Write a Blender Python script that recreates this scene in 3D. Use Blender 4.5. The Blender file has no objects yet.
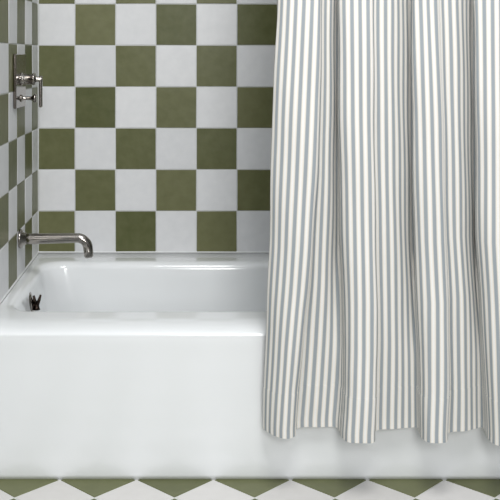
import bpy, bmesh, math, random
from mathutils import Vector, Matrix

random.seed(7)
scene = bpy.context.scene
col = scene.collection
PI = math.pi

# ------------------------------------------------------------------ dimensions (metres)
CAM_Z = 0.989            # camera height, camera stands at x = 0, y = 0 and looks along +y
WALL_Y = 3.085           # back wall face
WALL_XL = -0.4815        # left wall face
WALL_XR = 1.045          # right wall face (behind the curtain)
TUB_Y = 2.237            # apron face
RIM_Z = 0.355
TW, TH = 0.13, 0.1329   # wall tile pitch
ROW0 = 0.3553            # lower edge of the lowest full tile course
FOC = 961.0              # focal length in pixels of the 500 px frame


# ------------------------------------------------------------------ node helpers
def new_mat(name):
    m = bpy.data.materials.new(name)
    m.use_nodes = True
    nt = m.node_tree
    return m, nt, nt.nodes, nt.links, nt.nodes['Principled BSDF']


def noise(nodes, links, coord, scale, detail=3.0):
    n = nodes.new('ShaderNodeTexNoise')
    n.inputs['Scale'].default_value = scale
    n.inputs['Detail'].default_value = detail
    links.new(coord, n.inputs['Vector'])
    return n.outputs['Fac']


def ramp(nodes, links, fac, stops):
    r = nodes.new('ShaderNodeValToRGB')
    while len(r.color_ramp.elements) < len(stops):
        r.color_ramp.elements.new(0.5)
    for e, (p, c) in zip(r.color_ramp.elements, stops):
        e.position = p
        e.color = (c[0], c[1], c[2], 1)
    links.new(fac, r.inputs['Fac'])
    return r.outputs['Color']


def math_node(nodes, links, op, a, b=None, c=None):
    n = nodes.new('ShaderNodeMath')
    n.operation = op
    for i, v in enumerate((a, b, c)):
        if v is None:
            continue
        if isinstance(v, (int, float)):
            n.inputs[i].default_value = v
        else:
            links.new(v, n.inputs[i])
    return n.outputs[0]


def tile_mat(name, dark, light, rough, bump, bump_scale, mottle=0.5):
    """glazed tile: a tone per tile, soft mottling and a slightly wavy hand-made surface"""
    m, nt, nodes, links, b = new_mat(name)
    tc = nodes.new('ShaderNodeTexCoord').outputs['Object']
    at = nodes.new('ShaderNodeAttribute')
    at.attribute_name = 'tile_tone'
    n1 = noise(nodes, links, tc, 34.0, 5.0)
    f = math_node(nodes, links, 'MULTIPLY', at.outputs['Fac'], 1.0 - mottle)
    f = math_node(nodes, links, 'MULTIPLY_ADD', n1, mottle, f)
    colr = ramp(nodes, links, f, [(0.2, dark), (0.8, light)])
    links.new(colr, b.inputs['Base Color'])
    b.inputs['Roughness'].default_value = rough
    b.inputs['Specular IOR Level'].default_value = 0.3
    n2 = noise(nodes, links, tc, bump_scale, 2.0)
    bp = nodes.new('ShaderNodeBump')
    bp.inputs['Strength'].default_value = bump
    bp.inputs['Distance'].default_value = 0.004
    links.new(n2, bp.inputs['Height'])
    links.new(bp.outputs['Normal'], b.inputs['Normal'])
    return m


def plain_mat(name, colour, rough, metallic=0.0, coat=0.0, vary=0.04, scale=40.0):
    m, nt, nodes, links, b = new_mat(name)
    tc = nodes.new('ShaderNodeTexCoord').outputs['Object']
    n1 = noise(nodes, links, tc, scale, 3.0)
    lo = tuple(c * (1 - vary) for c in colour)
    hi = tuple(min(1, c * (1 + vary)) for c in colour)
    links.new(ramp(nodes, links, n1, [(0.3, lo), (0.7, hi)]), b.inputs['Base Color'])
    b.inputs['Roughness'].default_value = rough
    b.inputs['Metallic'].default_value = metallic
    b.inputs['Coat Weight'].default_value = coat
    b.inputs['Coat Roughness'].default_value = 0.05
    return m


WHITE_TILE = tile_mat('white_glazed_tile', (0.63, 0.64, 0.655), (0.75, 0.755, 0.765), 0.42, 0.25, 16.0)
GREEN_TILE = tile_mat('olive_glazed_tile', (0.078, 0.087, 0.028), (0.148, 0.152, 0.07), 0.4, 0.35, 20.0)
GROUT = plain_mat('pale_grout', (0.56, 0.57, 0.56), 0.85)
FLOOR_WHITE = tile_mat('white_floor_tile', (0.60, 0.585, 0.565), (0.68, 0.665, 0.65), 0.45, 0.1, 14.0)
FLOOR_GREEN = tile_mat('olive_floor_tile', (0.105, 0.115, 0.05), (0.15, 0.16, 0.075), 0.45, 0.1, 14.0)
FLOOR_GROUT = plain_mat('floor_grout', (0.62, 0.62, 0.60), 0.9)
ENAMEL = plain_mat('white_enamel', (0.813, 0.832, 0.842), 0.16, 0.0, 0.3, 0.008, 5.0)
CHROME = plain_mat('polished_nickel', (0.35, 0.325, 0.30), 0.13, 1.0, 0.0, 0.03, 30.0)
PLATE = plain_mat('dark_reflection_nickel', (0.22, 0.195, 0.175), 0.13, 1.0, 0.0, 0.03, 30.0)  # darker copy of the nickel: the plate's dark reflections are put into the colour
DARK_METAL = plain_mat('dark_reflection_chrome', (0.035, 0.025, 0.02), 0.25, 1.0, 0.0, 0.2, 60.0)  # chrome lever: the dark room it mirrors is painted into the base colour
CAULK = plain_mat('white_caulk', (0.76, 0.77, 0.77), 0.5)

# striped cotton: the stripes follow the cloth through its UV map (u is in metres along the cloth)
PITCH = 0.0177


def stripe_mat():
    m, nt, nodes, links, b = new_mat('ticking_stripe_cotton')
    uv = nodes.new('ShaderNodeUVMap').outputs['UV']
    sep = nodes.new('ShaderNodeSeparateXYZ')
    links.new(uv, sep.inputs[0])
    t = math_node(nodes, links, 'DIVIDE', sep.outputs['X'], PITCH)
    fr = math_node(nodes, links, 'FRACT', t)
    W = (0.89, 0.885, 0.865)
    E = (0.845, 0.79, 0.705)
    G = (0.35, 0.388, 0.418)
    colr = ramp(nodes, links, fr, [(0.0, W), (0.2, E), (0.31, G), (0.65, G), (0.76, E), (0.94, W)])
    # woven tone
    mp = nodes.new('ShaderNodeMapping')
    mp.inputs['Scale'].default_value = (900, 500, 1)
    links.new(uv, mp.inputs['Vector'])
    n = nodes.new('ShaderNodeTexNoise')
    n.inputs['Scale'].default_value = 1.0
    links.new(mp.outputs[0], n.inputs['Vector'])
    wv = ramp(nodes, links, n.outputs['Fac'], [(0.3, (0.92, 0.92, 0.92)), (0.7, (1, 1, 1))])
    mx = nodes.new('ShaderNodeMix')
    mx.data_type = 'RGBA'
    mx.blend_type = 'MULTIPLY'
    mx.inputs['Factor'].default_value = 1.0
    links.new(colr, mx.inputs['A'])
    links.new(wv, mx.inputs['B'])
    links.new(mx.outputs['Result'], b.inputs['Base Color'])
    b.inputs['Roughness'].default_value = 0.9
    b.inputs['Specular IOR Level'].default_value = 0.2
    bp = nodes.new('ShaderNodeBump')
    bp.inputs['Strength'].default_value = 0.15
    bp.inputs['Distance'].default_value = 0.0005
    links.new(n.outputs['Fac'], bp.inputs['Height'])
    links.new(bp.outputs['Normal'], b.inputs['Normal'])
    return m


CLOTH = stripe_mat()


# ------------------------------------------------------------------ object helpers
def link(name, bm, mats, parent=None, smooth=False):
    me = bpy.data.meshes.new(name)
    bm.normal_update()
    bm.to_mesh(me)
    bm.free()
    for m in (mats if isinstance(mats, (list, tuple)) else [mats]):
        me.materials.append(m)
    if smooth:
        for p in me.polygons:
            p.use_smooth = True
    o = bpy.data.objects.new(name, me)
    col.objects.link(o)
    if parent is not None:
        o.parent = parent
        o.matrix_parent_inverse = parent.matrix_world.inverted()
    return o


def structure(o):
    o['kind'] = 'structure'
    return o


def thing(o, label, cat):
    o['label'] = label
    o['category'] = cat
    return o


def empty(name, loc):
    o = bpy.data.objects.new(name, None)
    o.location = loc
    o.empty_display_size = 0.05
    col.objects.link(o)
    bpy.context.view_layer.update()
    return o


def lathe(bm, prof, origin, axis, seg=40):
    """revolve (distance along axis, radius) pairs about axis through origin"""
    axis = Vector(axis).normalized()
    ref = Vector((0, 0, 1)) if abs(axis.z) < 0.9 else Vector((1, 0, 0))
    u = axis.cross(ref).normalized()
    v = axis.cross(u)
    origin = Vector(origin)
    rings = []
    for d, r in prof:
        c = origin + axis * d
        if r < 1e-6:
            rings.append([bm.verts.new(c)])
        else:
            rings.append([bm.verts.new(c + (u * math.cos(2 * PI * k / seg) + v * math.sin(2 * PI * k / seg)) * r)
                          for k in range(seg)])
    for a, b in zip(rings, rings[1:]):
        for k in range(seg):
            k2 = (k + 1) % seg
            if len(a) == 1 and len(b) == 1:
                continue
            if len(a) == 1:
                bm.faces.new((a[0], b[k], b[k2]))
            elif len(b) == 1:
                bm.faces.new((a[k], b[0], a[k2]))
            else:
                bm.faces.new((a[k], b[k], b[k2], a[k2]))
    bmesh.ops.recalc_face_normals(bm, faces=bm.faces[:])


def sweep(bm, pts, radii, seg=28, caps=True, hollow_end=False):
    """round tube along points"""
    pts = [Vector(p) for p in pts]
    rings = []
    up = Vector((0, 1, 0))
    for i, p in enumerate(pts):
        t = (pts[min(i + 1, len(pts) - 1)] - pts[max(i - 1, 0)]).normalized()
        n = up - t * up.dot(t)
        if n.length < 1e-4:
            n = Vector((1, 0, 0)) - t * t.x
        n.normalize()
        b = t.cross(n)
        r = radii[i]
        rings.append([bm.verts.new(p + (n * math.cos(2 * PI * k / seg) + b * math.sin(2 * PI * k / seg)) * r)
                      for k in range(seg)])
    for a, b in zip(rings, rings[1:]):
        for k in range(seg):
            k2 = (k + 1) % seg
            bm.faces.new((a[k], a[k2], b[k2], b[k]))
    if caps:
        bm.faces.new(list(reversed(rings[0])))
        if not hollow_end:
            bm.faces.new(rings[-1])
    bmesh.ops.recalc_face_normals(bm, faces=bm.faces[:])


def box(bm, lo, hi, bevel=0.0, seg=3):
    r = bmesh.ops.create_cube(bm, size=1.0)
    vs = r['verts']
    for v in vs:
        v.co = Vector([lo[i] + (v.co[i] + 0.5) * (hi[i] - lo[i]) for i in range(3)])
    if bevel > 0:
        es = list({e for v in vs for e in v.link_edges})
        bmesh.ops.bevel(bm, geom=es, offset=bevel, segments=seg, affect='EDGES', profile=0.5)


# ------------------------------------------------------------------ tiled walls
def tiled_wall(name, origin, adir, ndir, cols, z_rows, parity, slab, gap=0.0026):
    """origin: a = 0 on the wall face; adir: direction of the courses; ndir: outward normal.
    cols: column boundaries along adir; z_rows: (first course, last course)"""
    bm = bmesh.new()
    tone = bm.faces.layers.float.new('tile_tone')
    O, A, N, Z = Vector(origin), Vector(adir), Vector(ndir), Vector((0, 0, 1))
    rnd = random.Random(hash(len(name)) + int(cols[0] * 1000))
    th, bv = 0.0018, 0.0010
    for c in range(len(cols) - 1):
        for r in range(z_rows[0], z_rows[1]):
            a0, a1 = cols[c] + gap / 2, cols[c + 1] - gap / 2
            z0, z1 = ROW0 + r * TH + gap / 2, ROW0 + (r + 1) * TH - gap / 2
            j = lambda s: rnd.uniform(-s, s)
            tl, tv, off = j(0.0035), j(0.0035), rnd.uniform(-0.0005, 0.0)
            ca, cz = (a0 + a1) / 2, (z0 + z1) / 2
            jit = [(j(0.0005), j(0.0005)) for _ in range(4)]
            base, mid, top = [], [], []
            for (a, z, sa, sz), (ja, jz) in zip(((a0, z0, 1, 1), (a1, z0, -1, 1), (a1, z1, -1, -1), (a0, z1, 1, -1)), jit):
                a += ja
                z += jz
                dn = off + (a - ca) * tl + (z - cz) * tv
                base.append(bm.verts.new(O + A * a + Z * z - N * 0.004))
                mid.append(bm.verts.new(O + A * a + Z * z + N * (dn - bv)))
                top.append(bm.verts.new(O + A * (a + sa * bv) + Z * (z + sz * bv) + N * dn))
            t = rnd.random()
            mi = 1 if (c + r) % 2 == parity else 0
            fs = [bm.faces.new(top)]
            for k in range(4):
                k2 = (k + 1) % 4
                fs.append(bm.faces.new((base[k], base[k2], mid[k2], mid[k])))
                fs.append(bm.faces.new((mid[k], mid[k2], top[k2], top[k])))
            for f in fs:
                f.material_index = mi
                f[tone] = t
    # grout bed and wall body behind the tiles
    a0, a1, z0, z1 = slab
    lo_hi = [O + A * a + Z * z - N * n for a in (a0, a1) for z in (z0, z1) for n in (0.0016, 0.10)]
    lo = [min(p[i] for p in lo_hi) for i in range(3)]
    hi = [max(p[i] for p in lo_hi) for i in range(3)]
    nb = len(bm.faces)
    box(bm, lo, hi)
    bm.faces.ensure_lookup_table()
    for f in bm.faces[nb:]:
        f.material_index = 2
    bmesh.ops.recalc_face_normals(bm, faces=bm.faces[:])
    return structure(link(name, bm, [WHITE_TILE, GREEN_TILE, GROUT]))


WALL_TOP = 2.36
back_cols = [0.0015] + [(-0.3628 - WALL_XL) + TW * k for k in range(0, 11)] + [WALL_XR - WALL_XL - 0.0015]
back_cols = [c for c in back_cols if c <= WALL_XR - WALL_XL]
tiled_wall('wall_back', (WALL_XL, WALL_Y, 0), (1, 0, 0), (0, -1, 0), back_cols, (0, 15), 0,
           (-0.1, WALL_XR - WALL_XL + 0.1, 0, WALL_TOP))
left_cols = [0.0015] + [0.113 + TW * k for k in range(0, 11)]
tiled_wall('wall_left', (WALL_XL, WALL_Y, 0), (0, -1, 0), (1, 0, 0), left_cols, (0, 15), 1,
           (-0.1, left_cols[-1], 0, WALL_TOP))
tiled_wall('wall_right', (WALL_XR, WALL_Y, 0), (0, -1, 0), (-1, 0, 0), left_cols[:8], (0, 15), 1,
           (-0.1, left_cols[7], 0, WALL_TOP))


# ------------------------------------------------------------------ floor: square tiles laid on the diagonal
def make_floor():
    bm = bmesh.new()
    tone = bm.faces.layers.float.new('tile_tone')
    rnd = random.Random(3)
    D = 0.1792
    X0, Y0 = -0.299, 2.2375
    g, bv = 0.0042, 0.0012
    for i in range(-14, 22):
        for jn in range(-24, 4):
            if (i + jn) % 2:
                continue
            cx, cy = X0 + i * D / 2, Y0 - D / 2 + jn * D / 2
            if cy > 2.42 or cx > WALL_XR + 1.0:
                continue
            h = D / 2 - g * 0.7071
            t = rnd.random()
            z = rnd.uniform(-0.0003, 0)
            ring = lambda hh, zz: [bm.verts.new((cx + dx * hh, cy + dy * hh, zz)) for dx, dy in ((1, 0), (0, 1), (-1, 0), (0, -1))]
            a, b, c = ring(h, -0.006), ring(h, z - bv), ring(h - bv, z)
            fs = [bm.faces.new(c)]
            for k in range(4):
                k2 = (k + 1) % 4
                fs.append(bm.faces.new((a[k], a[k2], b[k2], b[k])))
                fs.append(bm.faces.new((b[k], b[k2], c[k2], c[k])))
            for f in fs:
                f.material_index = 0 if jn % 2 == 0 else 1
                f[tone] = t
    # keep the tiles inside the room
    for co, no in (((WALL_XL, 0, 0), (-1, 0, 0)), ((0, WALL_Y, 0), (0, 1, 0)), ((1.9, 0, 0), (1, 0, 0))):
        bmesh.ops.bisect_plane(bm, geom=bm.verts[:] + bm.edges[:] + bm.faces[:], plane_co=co, plane_no=no, clear_outer=True)
    nb = set(bm.faces)
    box(bm, (WALL_XL - 0.1, -0.2, -0.10), (1.9, WALL_Y + 0.1, -0.0015))
    for f in bm.faces:
        if f not in nb:
            f.material_index = 2
    bmesh.ops.recalc_face_normals(bm, faces=bm.faces[:])
    return structure(link('floor', bm, [FLOOR_WHITE, FLOOR_GREEN, FLOOR_GROUT]))


make_floor()


# ------------------------------------------------------------------ bathtub
def rrect(x0, x1, y0, y1, r, z, cseg=10, sseg=16):
    """closed rounded rectangle, the same number of points for any size"""
    pts = []
    corners = ((x1 - r, y1 - r, 0), (x0 + r, y1 - r, 90), (x0 + r, y0 + r, 180), (x1 - r, y0 + r, 270))
    for n, (cx, cy, a0) in enumerate(corners):
        for k in range(cseg + 1):
            a = math.radians(a0 + 90 * k / cseg)
            pts.append(Vector((cx + r * math.cos(a), cy + r * math.sin(a), z)))
        nx, ny, na = corners[(n + 1) % 4]
        a = math.radians(na)
        e = Vector((nx + r * math.cos(a), ny + r * math.sin(a), z))
        s = pts[-1].copy()
        for k in range(1, sseg):
            pts.append(s.lerp(e, k / sseg))
    return pts


def make_tub():
    x0, x1 = WALL_XL + 0.003, WALL_XR - 0.003
    y0, y1 = TUB_Y, WALL_Y - 0.003
    loops = []
    # apron from the floor, with a faint draw-in at the foot and a rounded roll at the top
    R, RD = 0.020, 0.085
    loops.append(rrect(x0, x1, y0 + 0.004, y1, 0.006, 0.0))
    loops.append(rrect(x0, x1, y0 + 0.002, y1, 0.006, 0.01))
    for z in (0.05, 0.12, 0.2, 0.27, 0.31):
        loops.append(rrect(x0, x1, y0 + 0.0015, y1, 0.006, z))
    for k in range(0, 17):
        a = (PI / 2) * k / 16
        d = RD * (1 - math.cos(a))
        loops.append(rrect(x0 + d * 0.02, x1 - d * 0.02, y0 + d, y1 - d * 0.02, 0.006, RIM_Z - R + R * math.sin(a)))
    # flat deck to the lip of the well
    ix0, ix1, iy0, iy1 = -0.462, 0.925, 2.372, 2.958
    loops.append(rrect(ix0 - 0.010, ix1 + 0.010, iy0 - 0.010, iy1 + 0.010, 0.085, RIM_Z))
    q = 0.024
    for k in range(0, 9):
        a = (PI / 2) * k / 8 * 0.93
        d = q * math.sin(a)
        loops.append(rrect(ix0 + d, ix1 - d, iy0 + d, iy1 - d, 0.075, RIM_Z - q * (1 - math.cos(a))))
    bx0, bx1, by0, by1 = ix0 + d, ix1 - d, iy0 + d, iy1 - d
    zt = RIM_Z - q
    # sloping well walls
    for k in range(1, 9):
        s = k / 8
        z = zt + (0.085 - zt) * s
        loops.append(rrect(bx0 + 0.045 * s, bx1 - 0.16 * s, by0 + 0.03 * s, by1 - 0.03 * s, 0.075 + 0.03 * s, z))
    bx0, bx1, by0, by1 = bx0 + 0.045, bx1 - 0.16, by0 + 0.03, by1 - 0.03
    for k in range(1, 7):
        a = (PI / 2) * k / 6
        d = 0.05 * (1 - math.cos(a))
        loops.append(rrect(bx0 + d, bx1 - d, by0 + d, by1 - d, 0.105, 0.085 - 0.04 * math.sin(a)))
    loops.append(rrect(bx0 + 0.12, bx1 - 0.12, by0 + 0.12, by1 - 0.12, 0.09, 0.043))
    bm = bmesh.new()
    rings = [[bm.verts.new(p) for p in lp] for lp in loops]
    n = len(rings[0])
    for a, b in zip(rings, rings[1:]):
        for k in range(n):
            k2 = (k + 1) % n
            bm.faces.new((a[k], a[k2], b[k2], b[k]))
    bm.faces.new(rings[-1])
    bm.faces.new(list(reversed(rings[0])))
    bmesh.ops.recalc_face_normals(bm, faces=bm.faces[:])
    tub = link('bathtub', bm, ENAMEL, None, True)
    thing(tub, 'white enamelled built-in bathtub with a plain flat apron below the checkered tile wall', 'bathtub')
    return tub


tub = make_tub()

# overflow on the tap end wall of the well
ov = Vector((-0.4375, 2.66, 0.3)) 
axis = Vector((1, 0, 0.18)).normalized()
bm = bmesh.new()
lathe(bm, [(-0.004, 0.0), (-0.004, 0.033), (0.002, 0.034), (0.006, 0.031), (0.010, 0.020), (0.012, 0.0)], ov, axis)
plate = link('overflow_plate', bm, CHROME, tub, True)
plate['label'] = 'polished metal overflow plate'
bm = bmesh.new()
b0 = ov + axis * 0.017 + Vector((0, 0, -0.012))
lathe(bm, [(0.0, 0.0), (0.0, 0.0095), (0.006, 0.0075), (0.014, 0.0062), (0.02, 0.0)], b0 + Vector((0.003, -0.004, -0.006)), (0, 0, 1), 24)
c0 = b0 + Vector((0.003, -0.004, 0.006))
sweep(bm, [c0, c0 + Vector((-0.006, 0, 0.014)), c0 + Vector((-0.0085, 0, 0.027))], [0.0058, 0.0045, 0.003], 16)
sweep(bm, [c0, c0 + Vector((0.006, 0, 0.014)), c0 + Vector((0.0105, 0, 0.029))], [0.0062, 0.0045, 0.0028], 16)
sweep(bm, [ov + axis * 0.008, b0 + Vector((0.003, -0.004, 0.0))], [0.005, 0.005], 16)
lever = link('overflow_lever', bm, DARK_METAL, plate, True)
lever['label'] = 'dark forked lever on the overflow plate'


# caulk where the tub deck meets the tile
def caulk(name, p, q, inward):
    bm = bmesh.new()
    p, q, n = Vector(p), Vector(q), Vector(inward)
    r = 0.0044
    prof = [(0.0015, 0.0)] + [(-0.0005, 0.0)] + [(-0.0005, r)]
    prof += [(r - r * math.sin(a) - 0.0, r - r * math.cos(a)) for a in [PI / 2 * (1 - k / 5) for k in range(6)]][::-1]
    ring = lambda base: [bm.verts.new(base + n * (d - 0.0012) + Vector((0, 0, h + 0.0004))) for d, h in prof]
    a, b = ring(p), ring(q)
    for k in range(len(a)):
        k2 = (k + 1) % len(a)
        bm.faces.new((a[k], a[k2], b[k2], b[k]))
    bmesh.ops.recalc_face_normals(bm, faces=bm.faces[:])
    structure(link(name, bm, CAULK))


caulk('trim_1', (WALL_XL, WALL_Y, RIM_Z), (WALL_XR, WALL_Y, RIM_Z), (0, -1, 0))
caulk('trim_2', (WALL_XL, TUB_Y + 0.02, RIM_Z), (WALL_XL, WALL_Y, RIM_Z), (1, 0, 0))


# ------------------------------------------------------------------ tub spout
SY, SZ = 2.745, 0.4645
spout = empty('wall_mounted_tub_spout', (WALL_XL, SY, SZ))
thing(spout, 'polished nickel tub spout reaching out from the left tile wall over the tub', 'tub spout')
bm = bmesh.new()
lathe(bm, [(0.0006, 0.0), (0.0006, 0.027), (0.004, 0.0275), (0.008, 0.0255), (0.010, 0.019), (0.020, 0.0160), (0.022, 0.0)],
      (WALL_XL, SY, SZ), (1, 0, 0))
link('flange', bm, CHROME, spout, True)
bm = bmesh.new()
L, er = 0.165, 0.031
pts, rad = [], []
for k in range(9):
    s = k / 8
    pts.append((WALL_XL + 0.012 + (L - 0.012) * s, SY, SZ - 0.001 + 0.003 * s))
    rad.append(0.0154 - 0.0020 * s)
zc = SZ + 0.002
for k in range(1, 13):
    a = math.radians(84) * k / 12
    pts.append((WALL_XL + L + er * math.sin(a), SY, zc - er * (1 - math.cos(a))))
    rad.append(0.0136)
e = Vector(pts[-1])
d = Vector((math.sin(math.radians(6)), 0, -math.cos(math.radians(6))))
for s in (0.010, 0.023, 0.0275):
    pts.append(tuple(e + d * s))
    rad.append(0.0134 if s < 0.025 else 0.0115)
# outlet: turn back inwards so that the end reads as an open tube
for s, r in ((0.0275, 0.0095), (0.008, 0.0092)):
    pts.append(tuple(e + d * s))
    rad.append(r)
sw = bm
P = [Vector(p) for p in pts]
rings = []
for i, p in enumerate(P):
    if i >= len(P) - 5:
        t = d
    else:
        t = (P[min(i + 1, len(P) - 1)] - P[max(i - 1, 0)]).normalized()
    n = Vector((0, 1, 0))
    b = t.cross(n)
    rings.append([bm.verts.new(p + (n * math.cos(2 * PI * k / 32) + b * math.sin(2 * PI * k / 32)) * rad[i]) for k in range(32)])
for a, b in zip(rings, rings[1:]):
    for k in range(32):
        k2 = (k + 1) % 32
        bm.faces.new((a[k], a[k2], b[k2], b[k]))
bm.faces.new(list(reversed(rings[0])))
bm.faces.new(rings[-1])
bmesh.ops.recalc_face_normals(bm, faces=bm.faces[:])
link('spout_tube', bm, CHROME, spout, True)

# ------------------------------------------------------------------ valve trim above it
VY, VZ = 2.722, 0.9165
valve = empty('wall_mounted_shower_valve', (WALL_XL, VY, VZ))
thing(valve, 'polished nickel shower valve with square plate and lever handle, above the tub spout', 'shower valve')
bm = bmesh.new()
box(bm, (WALL_XL + 0.0008, VY - 0.078, VZ - 0.0755), (WALL_XL + 0.009, VY + 0.078, VZ + 0.0755), 0.002, 3)
link('escutcheon_plate', bm, PLATE, valve)
hz = VZ + 0.004
bm = bmesh.new()
lathe(bm, [(0.0085, 0.0), (0.0085, 0.0185), (0.0120, 0.0185), (0.0130, 0.0160), (0.0150, 0.0155), (0.040, 0.0155), (0.044, 0.0175),
           (0.048, 0.0170), (0.050, 0.009), (0.054, 0.0078), (0.066, 0.0078), (0.069, 0.0068), (0.070, 0.0)], (WALL_XL, VY, hz), (1, 0, 0))
handle = link('handle', bm, CHROME, valve, True)
bm = bmesh.new()
box(bm, (WALL_XL + 0.0595, VY - 0.007, hz - 0.080), (WALL_XL + 0.0690, VY + 0.007, hz + 0.010), 0.003, 3)
link('lever', bm, CHROME, handle)
bm = bmesh.new()
lathe(bm, [(0.0085, 0.0), (0.0085, 0.0105), (0.012, 0.010), (0.0135, 0.0065), (0.016, 0.0050), (0.036, 0.0050), (0.042, 0.0075), (0.047, 0.0125),
           (0.050, 0.0130), (0.052, 0.011), (0.053, 0.0)], (WALL_XL, VY - 0.002, VZ - 0.050), (1, 0, 0))
link('diverter_knob', bm, CHROME, valve, True)


# ------------------------------------------------------------------ shower curtain
def interp(tab, y):
    if y <= tab[0][0]:
        return tab[0][1]
    for (a, va), (b, vb) in zip(tab, tab[1:]):
        if y <= b:
            t = (y - a) / (b - a)
            return va + (vb - va) * t
    return tab[-1][1]


# where the folds stand (picture columns at successive heights, turned into metres below)
LEFT = [(-400, 283), (0, 278), (60, 275), (120, 272), (200, 270), (250, 269), (310, 266.5), (350, 265), (430, 263)]
CR_A = [(-400, 322), (0, 322), (60, 321), (120, 320), (180, 317), (240, 313), (290, 309), (350, 302), (390, 298), (430, 295.5)]
VAL1 = [(-400, 338), (0, 338), (120, 338), (240, 339), (300, 340), (350, 341), (390, 340), (430, 337)]
CR_B = [(-400, 372), (0, 373), (120, 374), (240, 376), (300, 377), (350, 377), (390, 376), (430, 374)]
VAL2 = [(-400, 411), (0, 411.5), (120, 412), (240, 413), (330, 415), (400, 416), (430, 417)]
CR_C = [(-400, 438), (0, 438.5), (60, 441), (120, 443), (240, 446), (300, 449), (350, 449), (390, 449), (430, 447.5)]
VAL3 = [(-400, 473), (0, 473.5), (120, 474.5), (240, 475), (300, 478), (350, 480), (390, 481), (430, 482)]

HEM_Z = 0.132
TOP_Z = 1.98


def curtain_nodes(z):
    yv = 55 + (CAM_Z - z) * FOC / 2.15
    t = max(0.0, min(1.0, (yv + 0) / 430.0))          # 0 at the top of the picture, 1 at the hem
    B = 2.172 + 0.036 * t                              # distance of the hollows
    Fd = 2.128 - 0.006 * t                             # distance of the ridges
    L, ca, v1, cb, v2, cc, v3 = [interp(k, yv) for k in (LEFT, CR_A, VAL1, CR_B, VAL2, CR_C, VAL3)]
    w = ca - L
    m = lambda a, b, f: a + (b - a) * f
    deep = 1.8 - 0.25 * min(1.0, t / 0.6) - 0.5 * max(0.0, min(1.0, (t - 0.6) / 0.25))   # how far the hollows tuck in
    nd = [
        (L + 0.5, m(Fd, B, 0.85 + 0.3 * t)),
        (L, m(Fd, B, 0.65 + 0.35 * t)),
        (L + w * 0.14, m(Fd, B, 0.34 + 0.41 * t)),
        (L + w * 0.42, m(Fd, B, 0.12 + 0.32 * t)),
        (L + w * 0.72, m(Fd, B, 0.05 + 0.24 * t)),
        (ca - 1.2, m(Fd, B, 0.10 + 0.34 * t)),
        (ca, m(Fd, B, 0.25 + 0.32 * t)),
        (ca - 2.0, m(Fd, B, 0.62)),
        (ca + (v1 - ca) * 0.10, m(Fd, B, 0.92 + 0.1 * t)),
        (ca + (v1 - ca) * 0.55, m(Fd, B, 1.15 - 0.1 * t)),
        (v1 - 1.0, m(Fd, B, deep)),
        (v1 + 0.3 + 2.2 * t, m(Fd, B, 0.80)),
        (v1 + 2.0 + 4.0 * t, m(Fd, B, 0.30)),
        (v1 + 11, m(Fd, B, 0.06)),
        (cb - 9, m(Fd, B, 0.0)),
        (cb - 1.5, m(Fd, B, 0.02)),
        (cb, m(Fd, B, 0.12)),
        (cb - 1.6, m(Fd, B, 0.45 + 0.2 * t)),
        (cb + 3, m(Fd, B, 0.62 + 0.25 * t)),
        (m(cb, v2, 0.45), m(Fd, B, 0.72 + 0.2 * t)),
        (m(cb, v2, 0.83), m(Fd, B, 0.55 + 0.45 * deep)),
        (v2 - 0.8, m(Fd, B, deep)),
        (v2 + 0.2 + 1.8 * t, m(Fd, B, 0.80)),
        (v2 + 1.8 + 4.0 * t, m(Fd, B, 0.28)),
        (v2 + 12, m(Fd, B, 0.05)),
        (cc - 8, m(Fd, B, 0.0)),
        (cc - 1.5, m(Fd, B, 0.06)),
        (cc, m(Fd, B, 0.16)),
        (cc - 1.4, m(Fd, B, 0.42 + 0.1 * t)),
        (cc + 3, m(Fd, B, 0.60 + 0.12 * t)),
        (m(cc, v3, 0.5), m(Fd, B, 0.70 + 0.1 * t)),
        (m(cc, v3, 0.83), m(Fd, B, 0.50 + 0.45 * deep)),
        (v3 - 0.8, m(Fd, B, deep)),
        (v3 + 0.2 + 2.5 * t, m(Fd, B, 0.72)),
        (v3 + 1.8 + 4.5 * t, m(Fd, B, 0.26)),
        (v3 + 13, m(Fd, B, 0.0 - 0.1 * t)),
        (v3 + 25, m(Fd, B, -0.1 - 0.2 * t)),
        (v3 + 36, m(Fd, B, -0.1 - 0.1 * t)),
        (v3 + 40, m(Fd, B, 0.2)),
        (v3 + 40, m(Fd, B, 0.6)),
        (v3 + 48, m(Fd, B, 0.85)),
        (v3 + 66, m(Fd, B, 0.95)),
        (v3 + 72, m(Fd, B, 0.6)),
        (v3 + 77, m(Fd, B, 0.15)),
        (v3 + 92, m(Fd, B, 0.0)),
        (v3 + 103, m(Fd, B, 0.15)),
        (v3 + 104, m(Fd, B, 0.55)),
        (v3 + 126, m(Fd, B, 0.9)),
        (v3 + 140, m(Fd, B, 0.7)),
        (v3 + 146, m(Fd, B, 0.15)),
        (v3 + 160, m(Fd, B, 0.1)),
    ]
    return [Vector(((px - 188.0) * d / FOC, d)) for px, d in nd]


SUB = 7


def spline(P):
    out = []
    n = len(P)
    for i in range(n - 1):
        p0, p1, p2, p3 = P[max(i - 1, 0)], P[i], P[i + 1], P[min(i + 2, n - 1)]
        l = (p2 - p1).length
        def tang(a, b, c):
            la, lc = max((b - a).length, 1e-5), max((c - b).length, 1e-5)
            if a == b or b == c:
                return (c - a) * (0.5 if False else 1.0)
            return ((b - a) / la * lc + (c - b) / lc * la) / (la + lc) * l
        m1, m2 = tang(p0, p1, p2), tang(p1, p2, p3)
        for k in range(SUB):
            t = k / SUB
            out.append(p1 * (2 * t**3 - 3 * t**2 + 1) + m1 * (t**3 - 2 * t**2 + t) + p2 * (-2 * t**3 + 3 * t**2) + m2 * (t**3 - t**2))
    out.append(P[-1].copy())
    return out


def arc(S):
    u = [0.0]
    for a, b in zip(S, S[1:]):
        u.append(u[-1] + (b - a).length)
    return u


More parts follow.
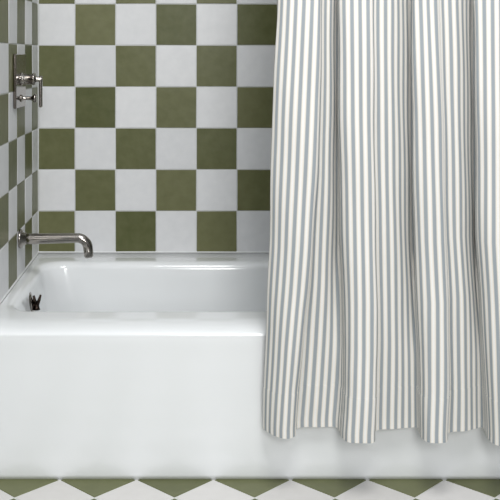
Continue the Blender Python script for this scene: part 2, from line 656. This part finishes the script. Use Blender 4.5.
def mean_arc():
    zs = [HEM_Z + 0.02, 0.3, 0.5, 0.7, 0.9, 1.1]
    rows = [arc(spline(curtain_nodes(z))) for z in zs]
    return [sum(c) / len(zs) for c in zip(*rows)]


UM = mean_arc()
# each panel of cloth keeps its stripes true to its ridge; the tucks hidden behind the ridges take up the rest
PANELS = ((0, 6, 1, 0.6), (8, 10, 9, 0.3), (12, 16, 14, 0.0), (18, 21, 19, 0.3), (23, 27, 25, 0.3), (29, 32, 30, 0.3), (34, 50, 35, 0.3))


def cloth_u(S):
    a = arc(S)
    u = [None] * len(S)
    for lo, hi, anchor, even in PANELS:
        k = anchor * SUB
        for i in range(lo * SUB, min(hi * SUB, len(S) - 1) + 1):
            u[i] = UM[k] + (a[i] - a[k]) * (1 - even) + (UM[i] - UM[k]) * even
    i = 0
    while i < len(u):
        if u[i] is None:
            p = i - 1
            q = i
            while q < len(u) and u[q] is None:
                q += 1
            for n in range(i, q):
                f = (a[n] - a[p]) / max(a[q] - a[p], 1e-6)
                u[n] = u[p] + (u[q] - u[p]) * f
            i = q
        i += 1
    return u


def cloth_sheet(z_lo, z_hi, rows, offset, thick):
    """closed sheet following the folds; offset pushes it towards the room"""
    bm = bmesh.new()
    uvl = bm.loops.layers.uv.new('UVMap')
    front, back, us = [], [], []
    for r in range(rows + 1):
        z = z_lo + (z_hi - z_lo) * r / rows
        S = spline(curtain_nodes(z))
        us.append(cloth_u(S))
        fr, bk = [], []
        for i, p in enumerate(S):
            a, b = S[max(i - 1, 0)], S[min(i + 1, len(S) - 1)]
            t = (b - a).normalized()
            n = Vector((t.y, -t.x))                      # towards the room
            wob = 0.0015 * math.sin(p.x * 46 + z * 9) * math.sin(z * 15 + p.x * 13)
            q = p + n * (offset + wob)
            s = q - n * thick
            fr.append(bm.verts.new((q.x, q.y, z)))
            bk.append(bm.verts.new((s.x, s.y, z)))
        front.append(fr)
        back.append(bk)
    nU = len(UM)

    def quad(vs, uvs):
        f = bm.faces.new(vs)
        f.smooth = True
        for lp, uv in zip(f.loops, uvs):
            lp[uvl].uv = uv
    zz = lambda r: z_lo + (z_hi - z_lo) * r / rows
    for r in range(rows):
        for i in range(nU - 1):
            uv = [(us[r][i], zz(r)), (us[r][i + 1], zz(r)), (us[r + 1][i + 1], zz(r + 1)), (us[r + 1][i], zz(r + 1))]
            quad((front[r][i], front[r][i + 1], front[r + 1][i + 1], front[r + 1][i]), uv)
            quad((back[r][i + 1], back[r][i], back[r + 1][i], back[r + 1][i + 1]), [uv[1], uv[0], uv[3], uv[2]])
        for i in (0, nU - 1):
            uv = [(us[r][i], zz(r)), (us[r][i], zz(r)), (us[r + 1][i], zz(r + 1)), (us[r + 1][i], zz(r + 1))]
            v = (front[r][i], back[r][i], back[r + 1][i], front[r + 1][i])
            quad(v if i else tuple(reversed(v)), uv if i else list(reversed(uv)))
    for r in (0, rows):
        for i in range(nU - 1):
            uv = [(us[r][i], zz(r)), (us[r][i], zz(r)), (us[r][i + 1], zz(r)), (us[r][i + 1], zz(r))]
            v = (front[r][i], back[r][i], back[r][i + 1], front[r][i + 1])
            quad(v if r == 0 else tuple(reversed(v)), uv if r == 0 else list(reversed(uv)))
    bm.edges.ensure_lookup_table()
    for sheet in (front, back):
        for r in (0, rows):
            for i in range(nU - 1):
                e = bm.edges.get((sheet[r][i], sheet[r][i + 1]))
                if e:
                    e.smooth = False
    return bm


HEM_TOP = HEM_Z + 0.097
curtain = link('shower_curtain', cloth_sheet(HEM_TOP - 0.004, TOP_Z, 90, 0.0, 0.0012), CLOTH)
thing(curtain, 'white shower curtain with blue-grey ticking stripes hanging in folds outside the tub', 'shower curtain')
hem = link('hem', cloth_sheet(HEM_Z, HEM_TOP, 12, 0.0006, 0.0022), CLOTH, curtain)

# ------------------------------------------------------------------ camera
cam = bpy.data.cameras.new('camera')
cam_o = bpy.data.objects.new('camera', cam)
col.objects.link(cam_o)
cam_o.location = (0, 0, CAM_Z)
cam_o.rotation_euler = (PI / 2, 0, 0)
cam.sensor_width = 36.0
cam.lens = FOC / 500.0 * 36.0
cam.shift_x = (250 - 188) / 500.0
cam.shift_y = -(250 - 55) / 500.0
cam.clip_start = 0.05
scene.camera = cam_o

# ------------------------------------------------------------------ light
w = bpy.data.worlds.new('world')
scene.world = w
w.use_nodes = True
nt = w.node_tree
bg = nt.nodes['Background']
tc = nt.nodes.new('ShaderNodeTexCoord')
sp = nt.nodes.new('ShaderNodeSeparateXYZ')
nt.links.new(tc.outputs['Generated'], sp.inputs[0])
mr = nt.nodes.new('ShaderNodeMapRange')
mr.inputs['From Min'].default_value = -1
mr.inputs['From Max'].default_value = 1
nt.links.new(sp.outputs['Z'], mr.inputs['Value'])
rp = nt.nodes.new('ShaderNodeValToRGB')
rp.color_ramp.elements[0].position = 0.48
rp.color_ramp.elements[0].color = (0.16, 0.155, 0.15, 1)
rp.color_ramp.elements[1].position = 0.75
rp.color_ramp.elements[1].color = (0.90, 0.94, 1.0, 1)
nt.links.new(mr.outputs['Result'], rp.inputs['Fac'])
nt.links.new(rp.outputs['Color'], bg.inputs['Color'])
bg.inputs['Strength'].default_value = 0.68


def area(name, loc, target, sx, sy, power, colour):
    l = bpy.data.lights.new(name, 'AREA')
    l.shape = 'RECTANGLE'
    l.size, l.size_y = sx, sy
    l.energy = power
    l.color = colour
    o = bpy.data.objects.new(name, l)
    col.objects.link(o)
    o.location = loc
    o.rotation_euler = (Vector(target) - Vector(loc)).to_track_quat('-Z', 'Y').to_euler()
    return o


area('window_daylight', (0.36, -1.2, 1.55), (0.2, 2.2, 0.6), 0.7, 1.1, 43, (1.0, 0.995, 0.985))
area('ceiling_lamp', (0.25, 1.12, 2.5), (0.1, 2.0, 0.1), 0.8, 0.9, 30, (1.0, 0.995, 0.985))

vs = scene.view_settings
vs.view_transform = 'Standard'
vs.look = 'None'
vs.gamma = 1
vs.use_curve_mapping = False
vs.exposure = 0.08
scene.cycles.use_denoising = True
scene.cycles.max_bounces = 8
